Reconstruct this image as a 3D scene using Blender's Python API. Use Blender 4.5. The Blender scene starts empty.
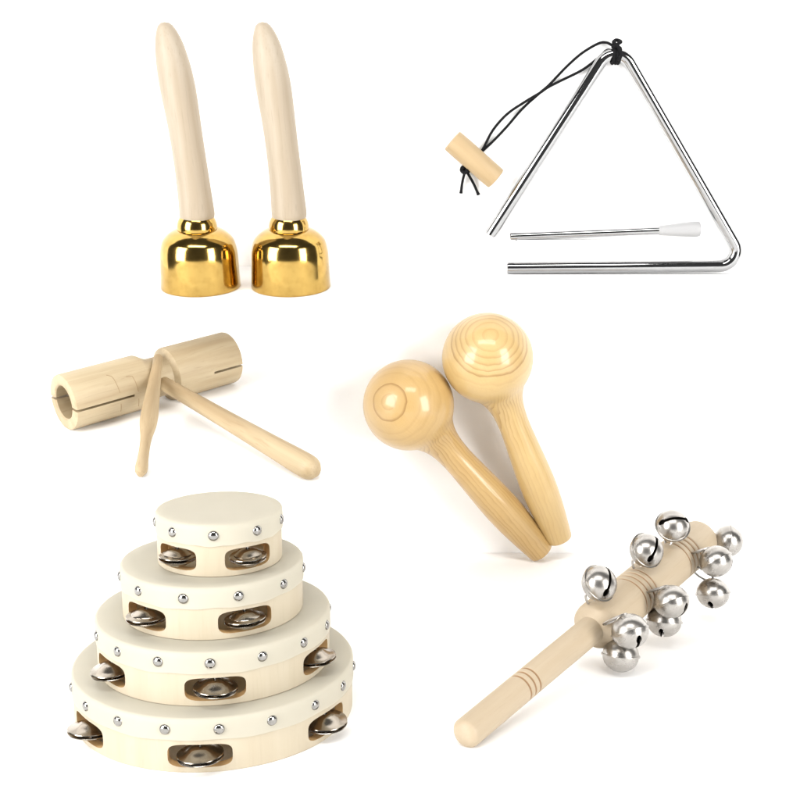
import bpy, bmesh, math, random
from mathutils import Vector as V, Matrix as M
R = math.radians
S = 0.001                                     # everything below is written in millimetres
scn = bpy.context.scene
COL = scn.collection
random.seed(7)

# ------------------------------------------------------------------ camera
E0, D = R(15.0), 1150.0
FW = V((0, math.cos(E0), -math.sin(E0))); UP = V((0, math.sin(E0), math.cos(E0))); RT = V((1, 0, 0))
CAM = -FW * D
cam = bpy.data.cameras.new('camera'); co = bpy.data.objects.new('camera', cam); COL.objects.link(co)
co.location = CAM * S; co.rotation_euler = (R(90) - E0, 0, 0)
cam.sensor_width = 36; cam.lens = 36 * D / 800; cam.clip_start = 0.01; cam.clip_end = 100
scn.camera = co

# ------------------------------------------------------------------ studio light
w = bpy.data.worlds.new('World'); scn.world = w; w.use_nodes = True
wn = w.node_tree; wn.nodes.clear()
wo = wn.nodes.new('ShaderNodeOutputWorld'); wb = wn.nodes.new('ShaderNodeBackground')
tc = wn.nodes.new('ShaderNodeTexCoord'); sx = wn.nodes.new('ShaderNodeSeparateXYZ'); rp = wn.nodes.new('ShaderNodeValToRGB')
mp = wn.nodes.new('ShaderNodeMapRange'); mp.inputs[1].default_value = -1; mp.inputs[2].default_value = 1
wn.links.new(tc.outputs['Generated'], sx.inputs[0]); wn.links.new(sx.outputs['Z'], mp.inputs[0])
wn.links.new(mp.outputs[0], rp.inputs[0]); wn.links.new(rp.outputs[0], wb.inputs[0]); wn.links.new(wb.outputs[0], wo.inputs[0])
cr = rp.color_ramp                           # a dim studio: dark floor, grey walls, dark ceiling
cr.elements[0].position = 0.0; cr.elements[0].color = (.10, .10, .10, 1)
cr.elements[1].position = 1.0; cr.elements[1].color = (.10, .10, .10, 1)
for p, c in ((.40, .12), (.50, .11), (.66, .10), (.80, .07)):
    e = cr.elements.new(p); e.color = (c, c, c, 1)
wb.inputs[1].default_value = 1.2

def area(name, loc, target, sx_, sy_, power, col=(1, 1, 1)):
    l = bpy.data.lights.new(name, 'AREA'); l.shape = 'RECTANGLE'; l.size = sx_; l.size_y = sy_; l.energy = power; l.color = col
    o = bpy.data.objects.new(name, l); COL.objects.link(o); o.location = loc
    o.rotation_euler = (V(target) - V(loc)).to_track_quat('-Z', 'Y').to_euler()
    return o
area('softbox_key', (-1.55, -1.35, .60), (0, 0, -.1), 1.0, 1.5, 88, (1, .99, .975))
area('softbox_fill', (1.40, -1.50, .40), (0, 0, -.1), .7, 1.5, 66, (1, .99, .97))
area('softbox_top', (-.1, -1.2, 1.7), (0, -.1, -.1), 1.5, .40, 32, (1, .985, .96))
scn.view_settings.view_transform = 'Standard'; scn.view_settings.look = 'None'
scn.view_settings.exposure = -0.42; scn.view_settings.gamma = 1
scn.render.engine = 'CYCLES'
scn.cycles.max_bounces = 12; scn.cycles.diffuse_bounces = 8

# ------------------------------------------------------------------ placing: points on real surfaces
def ray(px, py): return (FW + RT * ((px - 400) / D) + UP * ((400 - py) / D))
def at(px, py, pt, n):                        # where the sight line meets the plane through pt
    r = ray(px, py); return CAM + r * ((pt - CAM).dot(n) / r.dot(n))
def atY(px, py, Y): return at(px, py, V((0, Y, 0)), V((0, 1, 0)))
def mpp(P): return (P - CAM).dot(FW) / D      # millimetres per photograph pixel at P
def frame(o, z, xh=V((1, 0, 0))):
    z = z.normalized(); y = z.cross(xh).normalized(); x = y.cross(z)
    m = M((x, y, z)).transposed().to_4x4(); m.translation = o; return m

# ------------------------------------------------------------------ objects
def thing(name, label, cat, loc, group=None, mat=None):
    o = bpy.data.objects.new(name, None); COL.objects.link(o); o.empty_display_size = .02
    m = (mat or M.Identity(4)).copy(); m.translation = V(loc) * S; o.matrix_basis = m
    o['label'] = label; o['category'] = cat
    if group: o['group'] = group
    return o
def tag(o, label, cat, group=None):
    o['label'] = label; o['category'] = cat
    if group: o['group'] = group
    return o
def obj(name, bm, mat, parent=None, smooth=True, angle=40):
    bmesh.ops.scale(bm, vec=(S, S, S), verts=bm.verts)
    bmesh.ops.recalc_face_normals(bm, faces=bm.faces)
    me = bpy.data.meshes.new(name); bm.to_mesh(me); bm.free()
    if mat: me.materials.append(mat)
    if smooth:
        me.shade_smooth(); me.set_sharp_from_angle(angle=R(angle))
    o = bpy.data.objects.new(name, me); COL.objects.link(o)
    if parent: o.parent = parent
    return o
def setm(o, m):                               # local matrix given in millimetres
    m = m.copy(); m.translation = m.translation * S; o.matrix_basis = m; return o
def lathe(bm, prof, seg=64, mat=None, wob=None):
    rings = []
    for (r, z) in prof:
        if r < 1e-6: rings.append([bm.verts.new((0, 0, z))])
        else:
            rings.append([bm.verts.new((r * math.cos(2 * math.pi * i / seg), r * math.sin(2 * math.pi * i / seg), z)) for i in range(seg)])
    vs = [v for g in rings for v in g]
    for a, b in zip(rings, rings[1:]):
        for i in range(seg):
            j = (i + 1) % seg
            if len(a) == 1 and len(b) == 1: continue
            if len(a) == 1: bm.faces.new((a[0], b[i], b[j]))
            elif len(b) == 1: bm.faces.new((a[i], a[j], b[0]))
            else: bm.faces.new((a[i], a[j], b[j], b[i]))
    if mat: bmesh.ops.transform(bm, matrix=mat, verts=vs)
    return vs
def crom(pts, n=8):                           # Catmull-Rom through the points
    out = []; P = [V(p) for p in pts]
    Q = [P[0] * 2 - P[1]] + P + [P[-1] * 2 - P[-2]]
    for i in range(1, len(Q) - 2):
        a, b, c, d = Q[i - 1:i + 3]
        for k in range(n):
            t = k / n
            out.append(.5 * ((2 * b) + (c - a) * t + (2 * a - 5 * b + 4 * c - d) * t * t + (3 * b - a - 3 * c + d) * t ** 3))
    out.append(P[-1]); return out
def tube(bm, pts, rad, seg=16, caps=True, closed=False):
    pts = [V(p) for p in pts]; n = len(pts)
    rad = rad if isinstance(rad, (list, tuple)) else [rad] * n
    rings = []; prev = None
    for i, p in enumerate(pts):
        if closed: t = pts[(i + 1) % n] - pts[i - 1]
        else: t = pts[min(i + 1, n - 1)] - pts[max(i - 1, 0)]
        t.normalize()
        if prev is None:
            h = V((0, 0, 1)) if abs(t.z) < .9 else V((1, 0, 0)); x = (h - t * h.dot(t)).normalized()
        else: x = (prev - t * prev.dot(t)).normalized()
        prev = x; y = t.cross(x)
        rings.append([bm.verts.new(p + (x * math.cos(2 * math.pi * k / seg) + y * math.sin(2 * math.pi * k / seg)) * rad[i]) for k in range(seg)])
    prs = list(zip(rings, rings[1:])) + ([(rings[-1], rings[0])] if closed else [])
    for a, b in prs:
        for k in range(seg):
            bm.faces.new((a[k], a[(k + 1) % seg], b[(k + 1) % seg], b[k]))
    if caps and not closed:
        bm.faces.new(rings[0][::-1]); bm.faces.new(rings[-1])
def box(bm, c, s, mat=None):
    r = bmesh.ops.create_cube(bm, size=1); vs = r['verts']
    bmesh.ops.scale(bm, vec=s, verts=vs); bmesh.ops.translate(bm, vec=c, verts=vs)
    if mat: bmesh.ops.transform(bm, matrix=mat, verts=vs)
    return vs
def smoothprof(pts, n=6): return [(max(0, p.x), p.y) for p in crom([(a, b, 0) for a, b in pts], n)]
def carve(o, cutter_bm):                      # cut holes for good; the cutter is removed again
    bmesh.ops.scale(cutter_bm, vec=(S, S, S), verts=cutter_bm.verts)
    bmesh.ops.recalc_face_normals(cutter_bm, faces=cutter_bm.faces)
    cm = bpy.data.meshes.new('cut'); cutter_bm.to_mesh(cm); cutter_bm.free()
    c = bpy.data.objects.new('cut', cm); COL.objects.link(c)
    par = o.parent; ml = o.matrix_basis.copy(); o.parent = None; o.matrix_basis = M.Identity(4)
    md = o.modifiers.new('b', 'BOOLEAN'); md.operation = 'DIFFERENCE'; md.object = c; md.solver = 'EXACT'
    bpy.context.view_layer.update()
    dg = bpy.context.evaluated_depsgraph_get()
    me = bpy.data.meshes.new_from_object(o.evaluated_get(dg)); me.name = o.name
    o.modifiers.clear(); old = o.data; o.data = me; bpy.data.meshes.remove(old)
    bpy.data.objects.remove(c); bpy.data.meshes.remove(cm)
    me.shade_smooth(); me.set_sharp_from_angle(angle=R(35))
    o.parent = par; o.matrix_basis = ml
    return o

# ------------------------------------------------------------------ materials
class NT:
    def __init__(s, name):
        s.m = bpy.data.materials.new(name); s.m.use_nodes = True; s.t = s.m.node_tree
        s.b = s.t.nodes['Principled BSDF']
    def n(s, typ, ins={}, **kw):
        x = s.t.nodes.new('ShaderNode' + typ)
        for k, v in kw.items(): setattr(x, k, v)
        for k, v in ins.items():
            if isinstance(v, bpy.types.NodeSocket): s.t.links.new(v, x.inputs[k])
            else: x.inputs[k].default_value = v
        return x
    def math(s, op, a, b=0.0, c=0.0): return s.n('Math', {0: a, 1: b, 2: c}, operation=op).outputs[0]
    def ramp(s, fac, stops):
        x = s.n('ValToRGB', {0: fac}); e = x.color_ramp.elements
        while len(e) < len(stops): e.new(.5)
        for q, (p, c) in zip(e, stops): q.position = p; q.color = (*c, 1) if len(c) == 3 else c
        return x.outputs[0]
    def mix(s, f, a, b, mode='MIX'):
        x = s.n('Mix', data_type='RGBA', blend_type=mode)
        for k, v in ((0, f), (6, a), (7, b)):
            if isinstance(v, bpy.types.NodeSocket): s.t.links.new(v, x.inputs[k])
            else: x.inputs[k].default_value = (*v, 1) if isinstance(v, tuple) and len(v) == 3 else v
        return x.outputs[2]
    def to(s, k, v):
        if isinstance(v, bpy.types.NodeSocket): s.t.links.new(v, s.b.inputs[k])
        else: s.b.inputs[k].default_value = (*v, 1) if isinstance(v, tuple) and len(v) == 3 else v
    def bump(s, h, st=.1, d=.001):
        s.to('Normal', s.n('Bump', {'Height': h, 'Strength': st, 'Distance': d}).outputs[0])
def wood(name, light, dark, axis='Z', fine=260., rough=.55, streak=.6, coat=0., pores=.5):
    k = NT(name); o = k.n('TexCoord').outputs['Object']
    al = {'X': (.05, 1, 1), 'Y': (1, .05, 1), 'Z': (1, 1, .05)}[axis]
    warp = k.n('TexNoise', {'Vector': o, 'Scale': 9., 'Detail': 2.})
    v = k.n('VectorMath', {0: k.n('Mapping', {'Vector': o, 'Scale': al}).outputs[0], 1: k.n('VectorMath', {0: warp.outputs['Color'], 1: (.008, .008, .008)}, operation='MULTIPLY').outputs[0]}, operation='ADD').outputs[0]
    g1 = k.n('TexNoise', {'Vector': v, 'Scale': 70., 'Detail': 3., 'Roughness': .55}).outputs['Fac']
    g2 = k.n('TexNoise', {'Vector': k.n('Mapping', {'Vector': v, 'Scale': (1, 1, 1)}).outputs[0], 'Scale': fine * 3, 'Detail': 3.}).outputs['Fac']
    big = k.n('TexNoise', {'Vector': o, 'Scale': 14., 'Detail': 1.}).outputs['Fac']
    f = k.ramp(g1, [(.38, (0, 0, 0)), (.66, (1, 1, 1))])
    c = k.mix(k.math('MULTIPLY', f, streak), light, dark)
    p = k.ramp(g2, [(.56, (0, 0, 0)), (.75, (1, 1, 1))])
    c = k.mix(k.math('MULTIPLY', p, pores * .5), c, tuple(x * .72 for x in dark))
    c = k.mix(k.math('MULTIPLY', big, .25), c, tuple(x * .93 for x in light))
    k.to('Base Color', c); k.to('Roughness', rough); k.to('Coat Weight', coat); k.to('Coat Roughness', .08)
    k.bump(g2, .12, .0004)
    return k.m
def metal(name, col, rough, spots=.0, dark=(.1, .08, .05), scale=120.):
    k = NT(name); o = k.n('TexCoord').outputs['Object']
    n = k.n('TexNoise', {'Vector': o, 'Scale': scale, 'Detail': 4.}).outputs['Fac']
    f = k.math('MULTIPLY', k.ramp(n, [(.45, (0, 0, 0)), (.75, (1, 1, 1))]), spots)
    k.to('Base Color', k.mix(f, col, dark)); k.to('Metallic', 1.0)
    k.to('Roughness', k.math('MULTIPLY_ADD', n, rough * .6, rough * .7))
    n2 = k.n('TexNoise', {'Vector': o, 'Scale': 60., 'Detail': 2.}).outputs['Fac']; k.bump(n2, .06, .0006)
    return k.m
def plain(name, col, rough=.6, var=.06, scale=40., bump=.0):
    k = NT(name); o = k.n('TexCoord').outputs['Object']
    n = k.n('TexNoise', {'Vector': o, 'Scale': scale, 'Detail': 4.}).outputs['Fac']
    k.to('Base Color', k.mix(n, tuple(min(1, x * (1 + var)) for x in col), tuple(x * (1 - var) for x in col))); k.to('Roughness', rough)
    if bump: k.bump(n, bump, .0005)
    return k.m
def maraca_wood(name, pole, rb, lines_at, zc, zs, lt, dk, hs):
    # a few growth rings round a pole on the ball, long straight grain from the neck down the handle
    k = NT(name); o = k.n('TexCoord').outputs['Object']
    def wob(scale, amp):
        q = k.n('TexNoise', {'Vector': o, 'Scale': scale, 'Detail': 2.}).outputs['Color']
        return k.n('VectorMath', {0: k.n('VectorMath', {0: q, 1: (.5, .5, .5)}, operation='SUBTRACT').outputs[0], 1: (amp,) * 3}, operation='MULTIPLY').outputs[0]
    ow = k.n('VectorMath', {0: o, 1: k.n('VectorMath', {0: wob(22., .007), 1: wob(90., .0018)}, operation='ADD').outputs[0]}, operation='ADD').outputs[0]
    pv = pole.normalized()
    d = k.n('VectorMath', {0: k.n('VectorMath', {0: ow, 1: tuple(pv)}, operation='CROSS_PRODUCT').outputs[0]}, operation='LENGTH').outputs['Value']
    dn = k.math('DIVIDE', d, rb)
    back = k.math('GREATER_THAN', k.n('VectorMath', {0: o, 1: tuple(pv)}, operation='DOT_PRODUCT').outputs['Value'], 0.)
    st = [(0., (.0,) * 3)]
    for p, a, wd in lines_at: st += [(p - wd, (a * .12,) * 3), (p, (a,) * 3), (min(.999, p + wd * .35), (a * .04,) * 3)]
    ring = k.mix(back, (0, 0, 0), k.ramp(dn, st))
    fine = k.math('MULTIPLY', k.ramp(k.math('FRACT', k.math('DIVIDE', d, .0016)), [(.0, (0,) * 3), (.7, (.5,) * 3), (.9, (1,) * 3), (1., (0,) * 3)]), .09)
    ring = k.mix(1., ring, fine, 'ADD')
    n3 = k.n('TexNoise', {'Vector': o, 'Scale': 75., 'Detail': 3.}).outputs['Fac']
    bl = k.n('SeparateXYZ', {0: ow}); sep = k.n('SeparateXYZ', {0: o})
    sy = k.math('MULTIPLY', k.n('TexNoise', {'Vector': k.n('Mapping', {'Vector': o, 'Scale': (1, 1, .12)}).outputs[0], 'Scale': 55., 'Detail': 3.}).outputs['Fac'], .010)
    u = k.math('ADD', k.math('ADD', bl.outputs['Y'], k.math('MULTIPLY', bl.outputs['X'], .35)), sy)
    li = k.ramp(k.math('FRACT', k.math('DIVIDE', u, .0036)), [(.0, (.06,) * 3), (.5, (.14,) * 3), (.80, (.5,) * 3), (.92, (.9,) * 3), (1., (.06,) * 3)])
    neck = k.n('MapRange', {0: sep.outputs['Z'], 1: .052, 2: .115, 3: 1.25, 4: hs}).outputs[0]
    vary = k.n('TexNoise', {'Vector': k.n('Mapping', {'Vector': o, 'Scale': (1, 1, .15)}).outputs[0], 'Scale': 90., 'Detail': 1.}).outputs['Fac']
    li = k.math('MULTIPLY', k.math('MULTIPLY', li, neck), k.math('MULTIPLY_ADD', vary, 1.8, -.2))
    blend = k.n('MapRange', {0: k.math('ADD', sep.outputs['Z'], k.math('MULTIPLY', n3, .012)), 1: zc * S, 2: zs * S}).outputs[0]
    g = k.mix(blend, ring, li)
    soft = k.n('TexNoise', {'Vector': o, 'Scale': 24., 'Detail': 3.}).outputs['Fac']
    c = k.mix(k.math('MULTIPLY', g, k.math('MULTIPLY_ADD', soft, 1.2, .15)), lt, dk)
    fib = k.n('TexNoise', {'Vector': k.n('Mapping', {'Vector': ow, 'Scale': (1, 1, .08)}).outputs[0], 'Scale': 900., 'Detail': 2.}).outputs['Fac']
    c = k.mix(k.math('MULTIPLY', fib, .16), c, tuple(x * .8 for x in dk))
    c = k.mix(k.math('MULTIPLY', k.ramp(soft, [(.45, (0,) * 3), (.75, (1,) * 3)]), .35), c, tuple(x * y for x, y in zip(lt, (.84, .76, .62))))
    k.to('Base Color', c); k.to('Roughness', .42); k.to('Coat Weight', .45); k.to('Coat Roughness', k.math('MULTIPLY_ADD', n3, .10, .05))
    k.bump(fib, .04, .0003)
    return k.m

MW = plain('white_panel', (.90, .90, .90), .85, .01)
WBELL = wood('pale_beech', (.355, .30, .228), (.28, .218, .145), 'Z', streak=.8, pores=.8)
WTOG = wood('toggle_wood', (0.395, 0.296, 0.166), (0.324, 0.218, 0.106), 'Z', streak=.6)
WBLK = wood('block_wood', (.445, .36, .23), (.30, .215, .115), 'Z', streak=.7, pores=.8)
WMAL = wood('mallet_wood', (.425, .33, .20), (.27, .18, .085), 'Z', streak=.75, pores=.9)
WHOOP = wood('hoop_wood', (0.440, 0.384, 0.287), (0.389, 0.325, 0.228), 'Z', streak=.6, pores=.35)
WINNER = wood('hoop_core', (.62, .40, .185), (.50, .30, .12), 'Z', streak=.6, pores=.6)
WSTK = wood('stick_wood', (0.400, 0.323, 0.227), (0.339, 0.258, 0.162), 'Z', streak=.5, pores=.4)
WGRV = plain('burnt_groove', (.25, .145, .07), .7, .2)
BRASS = metal('brass', (.485, .318, .09), .13, .45, (.26, .145, .032))
CHROME = metal('chrome', (.42, .42, .425), .06)
NICKEL = metal('nickel', (.43, .41, .385), .29, .5, (.27, .245, .22))
STEEL = metal('cymbal_steel', (.36, .32, .27), .22, .6, (.16, .13, .10))
STUD = metal('stud_steel', (.34, .33, .315), .16, .5, (.15, .14, .13), 300.)
SKIN = plain('drum_skin', (.56, .535, .445), .6, .055, 26., .14)
def skin_mat(col):
    m = SKIN; t = m.node_tree; b = t.nodes['Principled BSDF']; out = [n for n in t.nodes if n.type == 'OUTPUT_MATERIAL'][0]
    tr = t.nodes.new('ShaderNodeBsdfTranslucent'); tr.inputs[0].default_value = (*col, 1)
    mx = t.nodes.new('ShaderNodeMixShader'); mx.inputs[0].default_value = .30
    t.links.new(b.outputs[0], mx.inputs[1]); t.links.new(tr.outputs[0], mx.inputs[2]); t.links.new(mx.outputs[0], out.inputs[0])
skin_mat((.75, .62, .42))
CORD = plain('black_cord', (.006, .006, .007), .8, .3, 900., .4)
for m_ in (CORD,): m_.node_tree.nodes['Principled BSDF'].inputs['Specular IOR Level'].default_value = .12
TIP = plain('white_rubber', (.33, .33, .335), .45, .04)
HOLLOW_SHADE = metal('hollow_shade', (.05, .045, .04), .55, .4)  # near-black colour standing in for the shade inside the jingle bells

# ------------------------------------------------------------------ the white display: wall, floor and shelves
WY = 73.0
def slab(name, c0, c1, y0, y1, pt, slope, th, cb=None):    # c0..c1 in X, y0..y1 in Y, top face on the plane through pt
    bm = bmesh.new(); n = V((0, -math.sin(slope), math.cos(slope)))
    def zz(y): return pt.z + (y - pt.y) * math.tan(slope)
    vs = [bm.verts.new((x, y, zz(y) - d)) for d in (0, th) for x, y in ((c0, y0), (c1, y0), (c1 if cb is None else cb, y1), (c0, y1))]
    for f in ((0, 1, 2, 3), (7, 6, 5, 4), (0, 4, 5, 1), (1, 5, 6, 2), (2, 6, 7, 3), (3, 7, 4, 0)): bm.faces.new([vs[i] for i in f])
    bmesh.ops.bevel(bm, geom=bm.edges[:], offset=1.5, segments=2, affect='EDGES')
    o = obj(name, bm, MW, None, False); o['kind'] = 'structure'; return o
SLA, SLB, SLC = R(6.5), R(7), R(-6)
def nrm(sl): return V((0, -math.sin(sl), math.cos(sl)))
NA, NB = nrm(SLA), nrm(SLB)
PA = atY(200, 297, -40)
PB = atY(142, 479, -205)
YST = -300.0
PC = atY(213, 773, YST - 112)
# the floor falls gently to the wall, where the maracas stand on it
mf = atY(541, 551, WY - 26); SLC = math.atan((mf.z - 10.5 - PC.z) / (mf.y - PC.y)); NC = nrm(SLC)
bm = bmesh.new(); box(bm, (0, WY + 20, 100), (2600, 40, 2000)); wl = obj('backdrop', bm, MW, None, False); wl['kind'] = 'structure'
slab('floor', -1300, 1300, -1500, WY, PC, SLC, 12)  # unseen front stretch added to reflect white into the metal
slab('shelf', -330, -8, -92, WY, PA, SLA, 6)
_tb = atY(507, 267.8, WY - 6.5)
slab('shelf', 92, 366, WY - 16, WY, V((0, WY, _tb.z - 6.5)), 0, 5)
xb = atY(325, 470, -205).x
slab('shelf', -420, xb, -214, WY, PB, SLB, 5, xb - 42)

# ------------------------------------------------------------------ hand bells
def hand_bell(px, label):
    lip = at(px, 297, PA, NA); s = mpp(lip)
    base = lip + V((0, math.cos(SLA), math.sin(SLA))) * 38.5 * s
    base.x = (px - 400) * mpp(base); s *= 1.045
    t = thing('hand_bell', label, 'hand bell', base, 'pair of hand bells', M.Rotation(SLA, 4, 'X'))
    bm = bmesh.new()
    prof = [(37.4, 0), (38.7, .4), (39.1, 1.4), (38.8, 6), (38.2, 20), (37.7, 33), (36.5, 40.5), (34.3, 47), (30, 52), (25, 55.6), (20, 57.6), (14, 58.6)]
    pr = smoothprof(prof, 5) + [(12, 60), (0, 60.5)]
    inner = [(0, 54)] + [(max(0, r - 2.2), z - 2.2) for r, z in reversed(pr[10:-3])] + [(36, 0), (37.2, 0)]
    lathe(bm, [(r * s, z * s) for r, z in pr], 96); lathe(bm, [(r * s, z * s) for r, z in inner], 96)
    bmesh.ops.remove_doubles(bm, verts=bm.verts, dist=.01)
    obj('bell', bm, BRASS, t)
    bm = bmesh.new()
    prof = [(0, 78)] + [(19.5 * math.sin(a), 59 + 18.5 * math.cos(a)) for a in [R(x) for x in range(10, 150, 8)]]
    lathe(bm, [(r * s, z * s) for r, z in prof], 64); nb = obj('neck_ball', bm, BRASS, t)
    # turned handle leaning left, a little bent towards the tip
    bm = bmesh.new()
    hp = smoothprof([(16.2, 0), (16.8, 4), (16.6, 12), (15.8, 40), (15.4, 70), (15.6, 100), (16.3, 128), (16.4, 146), (15.3, 166), (13.0, 184), (10.0, 196), (6.8, 203.5)], 6)
    prof = [(0, .8), (15, 0)] + hp + [(4, 206.3), (0, 207.3)]
    lathe(bm, [(r * s, z * s * .872) for r, z in prof], 56)
    for v in bm.verts:
        z = v.co.z / s; v.co.x -= s * (z / 200) ** 2 * 12
    h = obj('handle', bm, WBELL, t)
    setm(h, M.Translation(V((1.0, 0, 68.5)) * s) @ M.Rotation(R(-2.8), 4, 'Y'))
    return t
hand_bell(201, 'brass hand bell with pale wooden handle, left one of the pair')
hand_bell(291, 'brass hand bell with pale wooden handle, right one of the pair nearer the triangle')

# ------------------------------------------------------------------ triangle with cord and toggle
SR = 6.2; YT = WY - SR - .3
def tp(px, py, y=YT): return atY(px, py, y)
apex0 = tp(615, 56)
o0 = tp(620, 180)
tri = thing('triangle', 'chrome steel triangle hung with a black cord and wooden toggle', 'triangle', o0)
def rel(pts, o=o0): return [p - o for p in pts]
def arc(pa, pb, pc, r, n=14):                 # rounded corner at pb
    a = (pa - pb).normalized(); b = (pc - pb).normalized(); th = a.angle(b)
    L = r / math.tan(th / 2); c = pb + (a + b).normalized() * (r / math.sin(th / 2))
    s0 = pb + a * L - c; s1 = pb + b * L - c; tot = s0.angle(s1); ax = s0.cross(s1).normalized()
    return [c + (M.Rotation(tot * i / n, 3, ax) @ s0) for i in range(n + 1)]
A0 = tp(490, 235); A1 = tp(616, 39); A2 = tp(747, 265.5); A3 = tp(507, 267.8)
path = [A0, A0.lerp(A1, .4)] + arc(A0, A1, A2, 17) + [A1.lerp(A2, .5)] + arc(A1, A2, A3, 15) + [A2.lerp(A3, .5), A3]
bm = bmesh.new(); tube(bm, rel(path), SR, 32)
bmesh.ops.bevel(bm, geom=[e for e in bm.edges if len(e.link_faces) == 2 and any(len(f.verts) > 8 for f in e.link_faces)], offset=.9, segments=2, affect='EDGES')
obj('bar', bm, CHROME, tri, True, 60)
def z3(x, y): return 430 + x / 3.81, 30 + y / 3.81
yc = WY - 3.2
sA = [(700, 62), (672, 48), (640, 52), (578, 89), (518, 142), (455, 208), (418, 240), (352, 300), (293, 368), (240, 424), (192, 468), (165, 492)]
sB = [(702, 78), (672, 78), (640, 107), (582, 151), (505, 190), (450, 218), (418, 240), (358, 276), (292, 322), (238, 384), (200, 456), (170, 488)]
bm = bmesh.new()
for q, sl in enumerate((sA, sB)):
    pts = []
    for i, (x, y) in enumerate(sl):
        dd = yc - (8 if i == 0 else 0) - (2.6 if (q == 1 and 5 <= i <= 7) else 0) - (6 if i >= len(sl) - 1 else 0)
        pts.append(tp(*z3(x, y), dd))
    tube(bm, crom(rel(pts), 6), 1.35, 10)
# wraps round the rod at the top bend
top = apex_c = arc(A0, A1, A2, 17)[7]
for i, (dx, ph) in enumerate(((-2.2, .0), (.9, .4), (3.4, .2))):
    pts = [(top - o0) + V((dx + .5 * math.sin(a), 7.3 * math.cos(a), 7.3 * math.sin(a) + (-1.0))) for a in [2 * math.pi * k / 24 for k in range(24)]]
    tube(bm, pts, 1.7, 10, closed=True)
kn = crom([(top - o0) + V(v) for v in ((-4, -4, 6), (1, -7.5, 10), (4, -3, 12), (0, 0, 13.5), (-3, -4, 11), (1, -8, 7), (4, -8.5, 0), (1.5, -8.6, -6))], 6)
tube(bm, kn, 1.8, 10)
# knot and two tails below the toggle
k0 = tp(*z3(135, 531), WY - 9)
kk = [k0 - o0 + V(v) for v in ((3, 0, 3), (-3, -3, 2), (-3, 1, -2), (3, 2, -2), (3.4, -3.5, 1), (-1, -4.5, -3), (-3, 0, 0), (2, 2, 2), (1, -4, -1))]
tube(bm, crom(kk, 6), 2.0, 10)
for e in ((118, 622), (185, 628)):
    m_ = ((135 + e[0]) / 2 + (4 if e[0] > 140 else -3), (535 + e[1]) / 2)
    pts = [k0, tp(*z3(*m_), WY - 4), tp(*z3(*e), WY - 2)]
    tube(bm, crom(rel(pts), 6), [1.35] * 11 + [1.5, 1.9], 10)
tube(bm, rel([k0, tp(*z3(165, 495), WY - 12)]), 1.5, 8)
obj('cord', bm, CORD, tri)
g0 = tp(*z3(84, 420), WY - 11.5); g1 = tp(*z3(252, 568), WY - 12.5); Lg = (g1 - g0).length
bm = bmesh.new(); rg = 11.6
lathe(bm, [(0, 0), (rg - 1.4, 0), (rg - .3, .5), (rg, 1.6), (rg, Lg - 1.6), (rg - .3, Lg - .5), (rg - 1.4, Lg), (0, Lg)], 40)
tg = obj('toggle', bm, WTOG, tri); setm(tg, frame(g0 - o0, g1 - g0))
bpy.context.view_layer.update()

# beater on a slim white ledge
b0 = tp(510, 236.5, WY - 4.6); b1 = tp(700, 229, WY - 8.6); Lb = (b1 - b0).length
bt = thing('triangle_beater', 'short chrome beater with white tip lying inside the triangle', 'beater', b0, None, frame(V((0, 0, 0)), b1 - b0, V((0, 1, 0))))
bm = bmesh.new(); lathe(bm, [(0, 0), (3.2, 0), (3.9, .8), (3.9, Lb - 34), (0, Lb - 34)], 28); obj('rod', bm, CHROME, bt)
bm = bmesh.new(); lathe(bm, [(0, Lb - 42), (4.0, Lb - 42), (5.0, Lb - 40), (5.5, Lb - 34)] + smoothprof([(5.8, Lb - 30), (7.2, Lb - 16), (8.0, Lb - 5), (7.4, Lb - .6)], 5) + [(6, Lb), (0, Lb + .3)], 32); obj('tip', bm, TIP, bt)

# ------------------------------------------------------------------ wood block, its handle and a loose mallet
def z2(x, y): return 30 + x / 2.58, 320 + y / 2.58
rt0 = 26.8
sB0 = mpp(at(150, 400, PB, NB)); RTB = rt0 * sB0
up_pt = PB + NB * RTB
E1 = at(*z2(86, 213), up_pt, NB); E2 = at(*z2(512, 96), up_pt, NB); Lt = (E2 - E1).length; ax = (E2 - E1).normalized()
fx = NB.cross(ax).normalized()
mt = M((fx, NB, ax)).transposed().to_4x4()    # local x: level across, y: up, z: along
wbk = thing('wood_block', 'two tone tubular wood block with saw slits and a fixed handle', 'wood block', E1 - NB * RTB, None, mt)
wl_ = lambda p: mt.inverted() @ (p - (E1 - NB * RTB))
ri = RTB * .60; f1, f2 = .44 * Lt, .60 * Lt
bm = bmesh.new()
prof = [(ri, 1.2), (ri + 1.2, 0), (RTB - 2, 0), (RTB - .5, .6), (RTB, 2.2), (RTB, f1 - 3), (RTB - .8, f1 - 1), (RTB - 2.6, f1 + 1.8), (RTB - 5.6, f1 + 7), (RTB - 6.6, f1 + 11), (RTB - 6.8, f2 - 5), (RTB - 6.2, f2 - 3.2), (RTB - 2, f2 - .6), (RTB - .4, f2 + .4), (RTB, f2 + 2.2), (RTB, Lt - 2.2), (RTB - .5, Lt - .6), (RTB - 2, Lt), (ri + 1.2, Lt), (ri, Lt - 1.2), (ri, Lt * .72), (0, Lt * .72)]
prof2 = [(0, Lt * .30), (ri, Lt * .30), (ri, 1.2)]
lathe(bm, prof2 + prof[1:], 96); bmesh.ops.remove_doubles(bm, verts=bm.verts, dist=.01)
blk = obj('block', bm, WBLK, wbk, True, 30); setm(blk, M.Translation((0, RTB, 0)))
cb = bmesh.new(); box(cb, (0, -1, .16 * Lt - 10), (RTB * 3, 2.3, .33 * Lt + 20)); carve(blk, cb)
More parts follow.
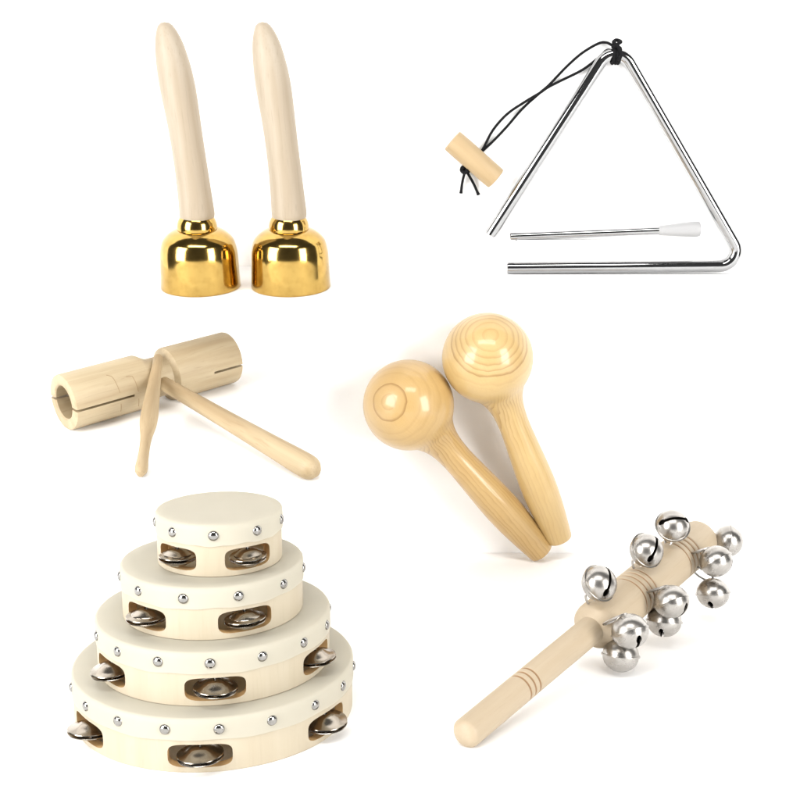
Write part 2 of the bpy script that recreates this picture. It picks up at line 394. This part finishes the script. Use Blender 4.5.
cb = bmesh.new(); box(cb, (0, -1, Lt * .905 + 10), (RTB * 3, 2.3, .19 * Lt + 20)); carve(blk, cb)
bpy.context.view_layer.update()
# faint pressed mark of thin strokes on the left barrel
bm = bmesh.new()
def stroke(pts, r=.28):
    P = []
    for u, a in pts:                          # u along, a = angle round the barrel (deg, from level front, up)
        P.append(V((math.cos(R(a)) * RTB * FS, RTB + math.sin(R(a)) * RTB, u)))
    tube(bm, P, r, 6)
FS = 1 if fx.y < 0 else -1
u0 = .235 * Lt
for pts in ([(u0 - 5, 55), (u0 - 1, 49), (u0, 40), (u0 + 1.5, 12)], [(u0 + 1.5, -12), (u0 + 2.5, -34)], [(u0 + 12, 40), (u0 + 18, 38), (u0 + 19, 26), (u0 + 20, 4)], [(u0 + 20, -12), (u0 + 21, -34)]):
    pp = []
    for (a, b), (c, d) in zip(pts, pts[1:]): pp += [(a + (c - a) * k / 5, b + (d - b) * k / 5) for k in range(5)]
    stroke(pp + [pts[-1]])
obj('pressed_mark', bm, plain('pressed_line', (.27, .185, .095), .7), wbk)
# fixed handle: from the waist down to the shelf
rh = 10.5 * sB0
H1 = at(*z2(726, 384), PB + NB * rh * .95, NB)
H0 = E1 + ax * (.52 * Lt) - fx * (-FS) * 6
d_ = (H1 - H0); Lh = d_.length
hp = smoothprof([(6.8, 0), (7.2, 30), (8.2, Lh * .45), (9.6, Lh * .75), (10.7, Lh * .92), (10.6, Lh - 4), (9.2, Lh + 1.5)], 6)
hp = [(r * sB0, z) for r, z in hp]
bm = bmesh.new(); lathe(bm, [(0, 0)] + hp + [(6 * sB0, Lh + 5.5), (0, Lh + 7)], 40)
hd = obj('handle', bm, WMAL, wbk)
hd.matrix_basis = (lambda m: (setattr(m, 'translation', wl_(H0) * S), m)[1])(mt.inverted().to_3x3().to_4x4() @ frame(V((0, 0, 0)), d_))
# mallet: foot on the shelf, head leaning on the waist of the block
rm = 5.6 * sB0
Q1 = at(*z2(286, 393), PB + NB * rm * .9, NB)
r2 = ray(*z2(331, 96))
wc = E1 + ax * (.55 * Lt) + NB * (RTB - 4)
Q0 = CAM + r2 * (((wc - CAM).dot(V((0, 1, 0)))) / r2.y)
dm = Q1 - Q0; Lm = dm.length
mp_ = [(3.6, 0), (4.7, 4), (5.6, Lm * .2), (7.2, Lm * .42), (8.0, Lm * .54), (7.6, Lm * .62), (5.4, Lm * .72), (4.7, Lm * .80), (5.0, Lm * .90), (5.6, Lm * .955), (5.2, Lm * .99)]
bm = bmesh.new(); lathe(bm, [(0, -1.5), (2, -1.2)] + [(r * sB0, z) for r, z in smoothprof(mp_, 6)] + [(3 * sB0, Lm + 2.5), (0, Lm + 3.2)], 36)
ml = tag(obj('mallet', bm, WMAL, None), 'slender tapered wooden mallet leaning across the waist of the wood block', 'mallet')
setm(ml, frame(Q0, dm))

# ------------------------------------------------------------------ maracas
def maraca(c, e, pole, gap, label):
    s = mpp(atY(*c, WY - 46)); rb = 45.5 * s
    P0 = atY(*c, WY - rb - .3); P1 = atY(*e, WY - 26)
    d = P1 - P0; L = d.length
    fm = frame(V((0, 0, 0)), d, V((0, 1, 0)))
    t = thing('maraca', label, 'maraca', P0, 'pair of maracas', fm)
    pol = fm.to_3x3().inverted() @ (RT * pole[0] + UP * -pole[1] - FW * math.sqrt(1 - pole[0] ** 2 - pole[1] ** 2))
    k = L / 197
    prof = [(0, -45.5)] + [(45.5 * math.sin(a), -45.5 * math.cos(a)) for a in [R(x) for x in range(4, 138, 4)]]
    hpf = smoothprof([(45.5 * math.sin(R(137)), -45.5 * math.cos(R(137))), (25.2, 39), (20.6, 46), (17.6, 54), (16, 64), (15.6, 78), (16.9, 102), (18.3, 126), (18.5, 146), (17.2, 166), (15.3, 184), (13.9, 196.6)], 5)
    prof += hpf[1:] + [(13.5, 197.6), (12.6, 198), (0, 198.2)]
    bm = bmesh.new(); lathe(bm, [(r * s, z * s if z < 40 else (40 + (z - 40) * (L / s - 40) / 157) * s) for r, z in prof], 80)
    obj('body', bm, maraca_wood('maraca_wood', pol, rb * S, *gap), t)
    return t, P0, P1
_, mP0, mP1 = maraca((408.5, 405), (541, 551), (-.44, -.05), (((.17, .35, .06), (.40, .95, .05), (.66, .18, .05), (.80, .22, .04), (.91, .2, .03)), 30, 50, (.485, .325, .13), (.20, .095, .022), .75), 'varnished wooden maraca in front, its ball lower and to the left of the other')
_, mP2, mP3 = maraca((487.5, 358), (559, 538), (-.02, -.46), (((.17, .3, .06), (.37, .35, .05), (.51, .55, .05), (.625, .65, .04), (.725, .7, .035), (.81, 1., .03), (.92, .2, .03)), 30, 50, (.51, .36, .155), (.22, .11, .03), .38), 'varnished wooden maraca with the higher ball, nearer the triangle')
lb = bt.location / S
slab('shelf', b0.x + 6, b0.x + 118, WY - 9, WY, V((0, WY, b0.z - 3.9 + .6)), 0, 2.5)

# ------------------------------------------------------------------ tambourines
def tambourine(base, Rr, h, zoff, xoff, studs, slots, label, cym):
    up = NC
    t = thing('tambourine', label, 'tambourine', base + up * zoff + V((xoff, 0, 0)), 'stacked tambourines', M.Rotation(SLC, 4, 'X'))
    th = 7.0
    bm = bmesh.new()
    lathe(bm, [(Rr - th, 0), (Rr - .6, 0), (Rr, .6), (Rr, h - 1.2), (Rr - th, h - 1.2), (Rr - th, 0)], 180)
    bmesh.ops.remove_doubles(bm, verts=bm.verts, dist=.01)
    hoop = obj('hoop', bm, WHOOP, t)
    cb = bmesh.new()
    sw, sh, sz = cym * 1.40, h * .21, h * .31
    for a in slots:
        pts = []
        for k in range(32):
            q = 2 * math.pi * k / 32; c, s_ = math.cos(q), math.sin(q)
            pts.append((math.copysign(abs(c) ** .42, c) * sw, math.copysign(abs(s_) ** .55, s_) * sh + sz))
        m = M.Rotation(R(a), 4, 'Z')
        f = [cb.verts.new(m @ V((x, -(Rr - th - 4), z))) for x, z in pts]; b = [cb.verts.new(m @ V((x, -(Rr + 4), z))) for x, z in pts]
        cb.faces.new(f); cb.faces.new(b[::-1])
        for k in range(32): cb.faces.new((f[k], b[k], b[(k + 1) % 32], f[(k + 1) % 32]))
    carve(hoop, cb)
    hoop.data.materials.clear(); hoop.data.materials.append(WHOOP); hoop.data.materials.append(WINNER)
    for p in hoop.data.polygons:              # inside face and routed slot edges show the browner core wood
        c = p.center; p.material_index = 1 if (math.hypot(c.x, c.y) < (Rr - .8) * S and abs(p.normal.z) < .9) or (abs(p.normal.z) >= .9 and 1.5 * S < c.z < (h - 3) * S) else 0
    # skin: flat top folded over the rim, its lower edge a little uneven
    bm = bmesh.new(); sk = h * .60
    prof = [(0, h)] + [(Rr * q, h) for q in (.3, .6, .85)] + [(Rr - 1.6, h), (Rr - .2, h - .5), (Rr + .7, h - 1.8), (Rr + .9, h - 5), (Rr + .9, (h + sk) / 2), (Rr + .9, sk), (Rr + .2, sk - .2)]
    lathe(bm, prof, 180)
    for v in bm.verts:
        if v.co.z < sk + .1:
            a = math.atan2(v.co.y, v.co.x); v.co.z += .45 * math.sin(a * 7 + Rr) + .3 * math.sin(a * 17)
    obj('drumhead', bm, SKIN, t, True, 60)
    first = None
    for a in studs:
        p = M.Rotation(R(a), 3, 'Z') @ V((0, -(Rr + .8), h * .795)); n = V((p.x, p.y, 0)).normalized()
        if first is None:
            bm = bmesh.new(); r0 = 3.8; lathe(bm, [(0, 2.1)] + [(r0 * math.sin(q), 2.1 * math.cos(q)) for q in [R(x) for x in range(12, 91, 13)]] + [(r0 + .3, -.1), (r0 + .2, -.6), (0, -.6)], 24)
            o = first = obj('stud', bm, STUD, t)
        else:
            o = first.copy(); COL.objects.link(o); o.parent = t
        setm(o, frame(p, n, V((0, 0, 1))))
    fc = fp = None
    for a in slots:
        m = M.Rotation(R(a), 4, 'Z')
        tilt = M.Rotation(R(random.uniform(-5, 5)), 4, 'X') @ M.Rotation(R(random.uniform(-3, 3)), 4, 'Y')
        mm = m @ M.Translation((0, -(Rr - th / 2 + .5), sz - .6)) @ tilt
        for side in (1, -1):
            if fc is None:
                c = cym; bm = bmesh.new()
                pr = [(1.6, 5.6), (4, 5.4), (7, 4.4), (9, 2.9), (10.5, 2.2), (c * .75, 1.5), (c * .93, .9), (c, .7), (c + .3, .2), (c, -.1), (c * .93, .3), (c * .75, .9), (10.5, 1.6), (8.6, 2.2), (6.5, 3.7), (3.8, 4.7), (1.6, 4.9), (1.6, 5.6)]
                lathe(bm, pr, 56); o = fc = obj('cymbal', bm, STEEL, t)
            else:
                o = fc.copy(); COL.objects.link(o); o.parent = t
            flip = M.Identity(4) if side > 0 else M.Rotation(R(180), 4, 'X')
            setm(o, mm @ M.Translation((0, 0, .9 * side)) @ flip)
        if fp is None:
            bm = bmesh.new(); lathe(bm, [(0, 0), (.75, 0), (.75, 2 * sh + 2), (0, 2 * sh + 2)], 12); o = fp = obj('pin', bm, STUD, t)
        else:
            o = fp.copy(); COL.objects.link(o); o.parent = t
        setm(o, m @ M.Translation((0, -(Rr - th / 2), sz - sh - 1)))
    return t
sC = .86
front = at(213, 773, PC, NC); sC = mpp(front + V((0, 100, 0)))
R4 = 137.5 * sC
base = front + V((0, math.cos(SLC), math.sin(SLC))) * R4
base.x = (213 - 400) * mpp(base)
H = [57 * sC, 56 * sC, 55 * sC, 52 * sC]
def full(n, off): return [off + 360 * k / n for k in range(n)]
zo = 0
for i, (r_, hh, xo, st, sl, lb_, cy) in enumerate((
        (137.5, 52, 3, full(18, 1.4), [-6, 50, 125, 180, 236, 300], 'largest tambourine, at the bottom of the white stack', 23.5),
        (114.0, 52, 4, full(15, -2), [0, 60, 130, 180, 235, 300], 'second largest tambourine, resting on the largest one', 22.5),
        (88.0, 51, 4, full(11, -17.5), [20, 130, 215, 313], 'second smallest tambourine, directly under the smallest one', 21.5),
        (60.5, 51, 12, full(9, -5.5), [27, 140, 225, 315], 'smallest tambourine, on top of the white stack', 19.5))):
    tambourine(base, r_ * sC, hh * sC, zo, xo * sC, [a + 9.2 for a in st], [a + 9.2 for a in sl], lb_, cy * sC * .88)
    zo += hh * sC + .15

# ------------------------------------------------------------------ sleigh bell stick
def z7(x, y): return 440 + x / 2.58, 500 + y / 2.58
HH0, HH1 = 14.0, 58.5
s0 = mpp(at(*z7(66, 604), PC, NC)); s1 = mpp(at(*z7(650, 110), PC, NC))
K0 = at(*z7(70, 600), PC + NC * HH0 * s0, NC); K1 = at(*z7(672, 100), PC + NC * HH1 * s1, NC)
dk = (K1 - K0); Lk = dk.length; ak = dk.normalized()
fs = frame(V((0, 0, 0)), dk, RT)
stk = thing('bell_stick', 'turned wooden stick hung with silver jingle bells', 'jingle stick', K0, None, fs)
fsi = fs.inverted()
def tpix(x, y):                               # place along the stick that a sight line passes
    r = ray(*z7(x, y)).normalized(); n = r.cross(ak); tt = ((K0 - CAM).cross(ak)).dot(n) / n.length_squared
    return (CAM + r * tt - K0).dot(ak)
def loc_mpp(t): return mpp(K0 + ak * t)
sh_ = tpix(392, 330); rH = 14.4 * loc_mpp(sh_ * .5); rK = 22.6 * loc_mpp((sh_ + Lk) / 2); smid = loc_mpp((sh_ + Lk) / 2)
zg, zh1, zh2 = tpix(200, 482), tpix(480, 257), tpix(597, 162)
def grooves(z0, r, n, step, dep): 
    out = []
    for i in range(n): out += [(r, z0 + i * step - 1.5), (r - dep, z0 + i * step), (r, z0 + i * step + 1.5)]
    return out
bm = bmesh.new()
prof = [(0, -9.5 * s0)] + [(rH * math.sin(q), -9.5 * s0 * math.cos(q)) for q in [R(x) for x in range(8, 90, 8)]] + [(rH, .5), (rH, 4)] + grooves(zg, rH + .2, 3, 6.5, 1.3) + [(rH + .5, sh_ - 3), (rH + 1.5, sh_ - 2), (rK * .86, sh_ + .5), (rK * .96, sh_ + 3), (rK, sh_ + 7)] \
    + grooves(zh1, rK, 4, 6.8, 1.4) + grooves(zh2, rK, 4, 6.8, 1.4) + [(rK, Lk - 7), (rK * .95, Lk - 2.5), (rK * .85, Lk - .3), (rK * .7, Lk + .5), (0, Lk + .8)]
lathe(bm, prof, 72); obj('stick', bm, WSTK, stk)
for z0, r, n, stp, dp in ((zg, rH + .2, 3, 6.5, 1.3), (zh1, rK, 4, 6.8, 1.4), (zh2, rK, 4, 6.8, 1.4)):
    for i in range(n):
        bm = bmesh.new(); zc = z0 + i * stp; lathe(bm, [(r - dp - 1, zc - 1.3), (r - dp + .85, zc - .95), (r - dp + .3, zc), (r - dp + .85, zc + .95), (r - dp - 1, zc + 1.3)], 72)
        obj('burnt_ring', bm, WGRV, stk)
rj = 16.7 * smid
def jingle_mesh():
    bm = bmesh.new(); r = rj                  # loop at +z, slit at -z
    outer = [(0, r * .93)] + [(r * math.sin(a), r * .93 * math.cos(a)) for a in [R(x) for x in range(6, 85, 6)]] + [(r * 1.0, .8), (r * 1.06, .7), (r * 1.07, 0), (r * 1.06, -.7), (r * 1.0, -.8)] \
        + [(r * math.sin(a), r * .93 * math.cos(a)) for a in [R(x) for x in range(96, 179, 6)]] + [(0, -r * .93)]
    lathe(bm, outer, 48)
    return bm
JM = None
def jingle(px, py, mode, loopdir, slit, dist=None, ab_end=False):
    global JM
    P = None; r = ray(*z7(px, py)).normalized()
    d0 = dist or (rK + rj + 4)
    # point of the sight line nearest the stick's axis, then step towards or away from the viewer
    n = r.cross(ak); k0 = K0 - CAM
    tt = (k0.cross(ak)).dot(n) / n.length_squared
    Pc = CAM + r * tt; v = (Pc - K0); dmin = (v - ak * v.dot(ak)).length
    sn = math.sqrt(max(0, 1 - r.dot(ak) ** 2)); off = math.sqrt(max(0, d0 * d0 - dmin * dmin)) / sn
    P = CAM + r * (tt - off if mode > 0 else tt + off if mode < 0 else tt)
    if ab_end: P = CAM + r * (K0 + ak * (Lk - 4) - CAM).dot(r)
    ab = (P - K0).dot(ak); root = K0 + ak * min(ab, Lk - 3); out = (P - root).normalized()
    z = (-out * (1 - loopdir[1]) + V(loopdir[0]) * loopdir[1]).normalized()
    mloc = fsi @ frame(P - K0, z, V(slit))
    if JM is None:
        JM = obj('jingle_bell', jingle_mesh(), NICKEL, stk)
        o = JM
        # thick shell so that the slit opens on a hollow, its shade painted dark
        bm = bmesh.new(); bm.from_mesh(JM.data)
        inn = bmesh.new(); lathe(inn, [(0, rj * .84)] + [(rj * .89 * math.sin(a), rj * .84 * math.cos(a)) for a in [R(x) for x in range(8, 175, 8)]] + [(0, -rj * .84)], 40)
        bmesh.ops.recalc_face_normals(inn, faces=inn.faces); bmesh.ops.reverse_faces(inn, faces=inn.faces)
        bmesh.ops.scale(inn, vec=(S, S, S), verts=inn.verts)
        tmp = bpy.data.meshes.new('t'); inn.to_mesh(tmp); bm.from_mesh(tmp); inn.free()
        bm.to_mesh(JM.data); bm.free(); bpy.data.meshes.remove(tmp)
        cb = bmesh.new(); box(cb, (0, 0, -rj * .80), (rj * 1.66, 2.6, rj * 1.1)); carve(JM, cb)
        for sx_ in (-1, 1):
            cb = bmesh.new(); lathe(cb, [(0, 5), (2.4, 5), (2.4, -8), (0, -8)], 20, M.Translation((sx_ * rj * .76, 0, -rj * .50))); carve(JM, cb)
        JM.data.materials.clear(); JM.data.materials.append(NICKEL); JM.data.materials.append(HOLLOW_SHADE)
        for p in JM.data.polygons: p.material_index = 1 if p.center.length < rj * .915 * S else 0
    else:
        o = JM.copy(); COL.objects.link(o); o.parent = stk
    setm(o, mloc)
    # wire loop from the cap of the bell to the wood
    tip = P + z * rj * .92; hole = root + (tip - root - ak * (tip - root).dot(ak)).normalized() * (rK - 1.5)
    if ab > Lk: hole = root + (tip - root).normalized() * rK * .9
    bm = bmesh.new(); inv = mloc.inverted()
    lz = inv @ (fsi @ (hole - K0)); tz = V((0, 0, rj * .90))
    mid = (lz + tz) / 2; hl = max((lz - tz).length / 2 + 1.5, 4.5); dv = (lz - tz).normalized()
    sd = V((0, 1, 0)) - dv * dv.y; sd = sd.normalized()
    tube(bm, [mid + dv * math.cos(q) * hl + sd * math.sin(q) * 4.6 for q in [2 * math.pi * k / 28 for k in range(28)]], 1.05, 8, closed=True)
    lp = obj('wire_loop', bm, NICKEL, o)
    return P
DN = -UP
for a in ((411, 215, 1, (FW * .75 - RT * .6 + DN * .35, .85), RT * .4 + UP * .9), (533, 130, 1, (FW * .8 - RT * .5 + DN * .3, .85), RT * .5 + UP * .85),
          (600, 67, 1, (FW * .85 + DN * .5, .85), RT + UP * .12),
          (490, 338, 1, (UP - RT * .15 + FW * .15, .85), RT * .3 - FW), (466, 400, 0, (UP + RT * .25, .8), RT),
          (597, 262, 1, (UP - RT * .2 + FW * .2, .85), RT * .6 - FW * .6), (578, 312, 0, (UP + RT * .25, .8), RT * .4 + FW),
          (743, 106, 0, (-RT + UP * .3, .6), UP), (712, 158, 1, (UP - RT * .35 + FW * .2, .8), RT - FW * .4), (704, 240, 0, (UP, .85), RT * .6 + FW)):
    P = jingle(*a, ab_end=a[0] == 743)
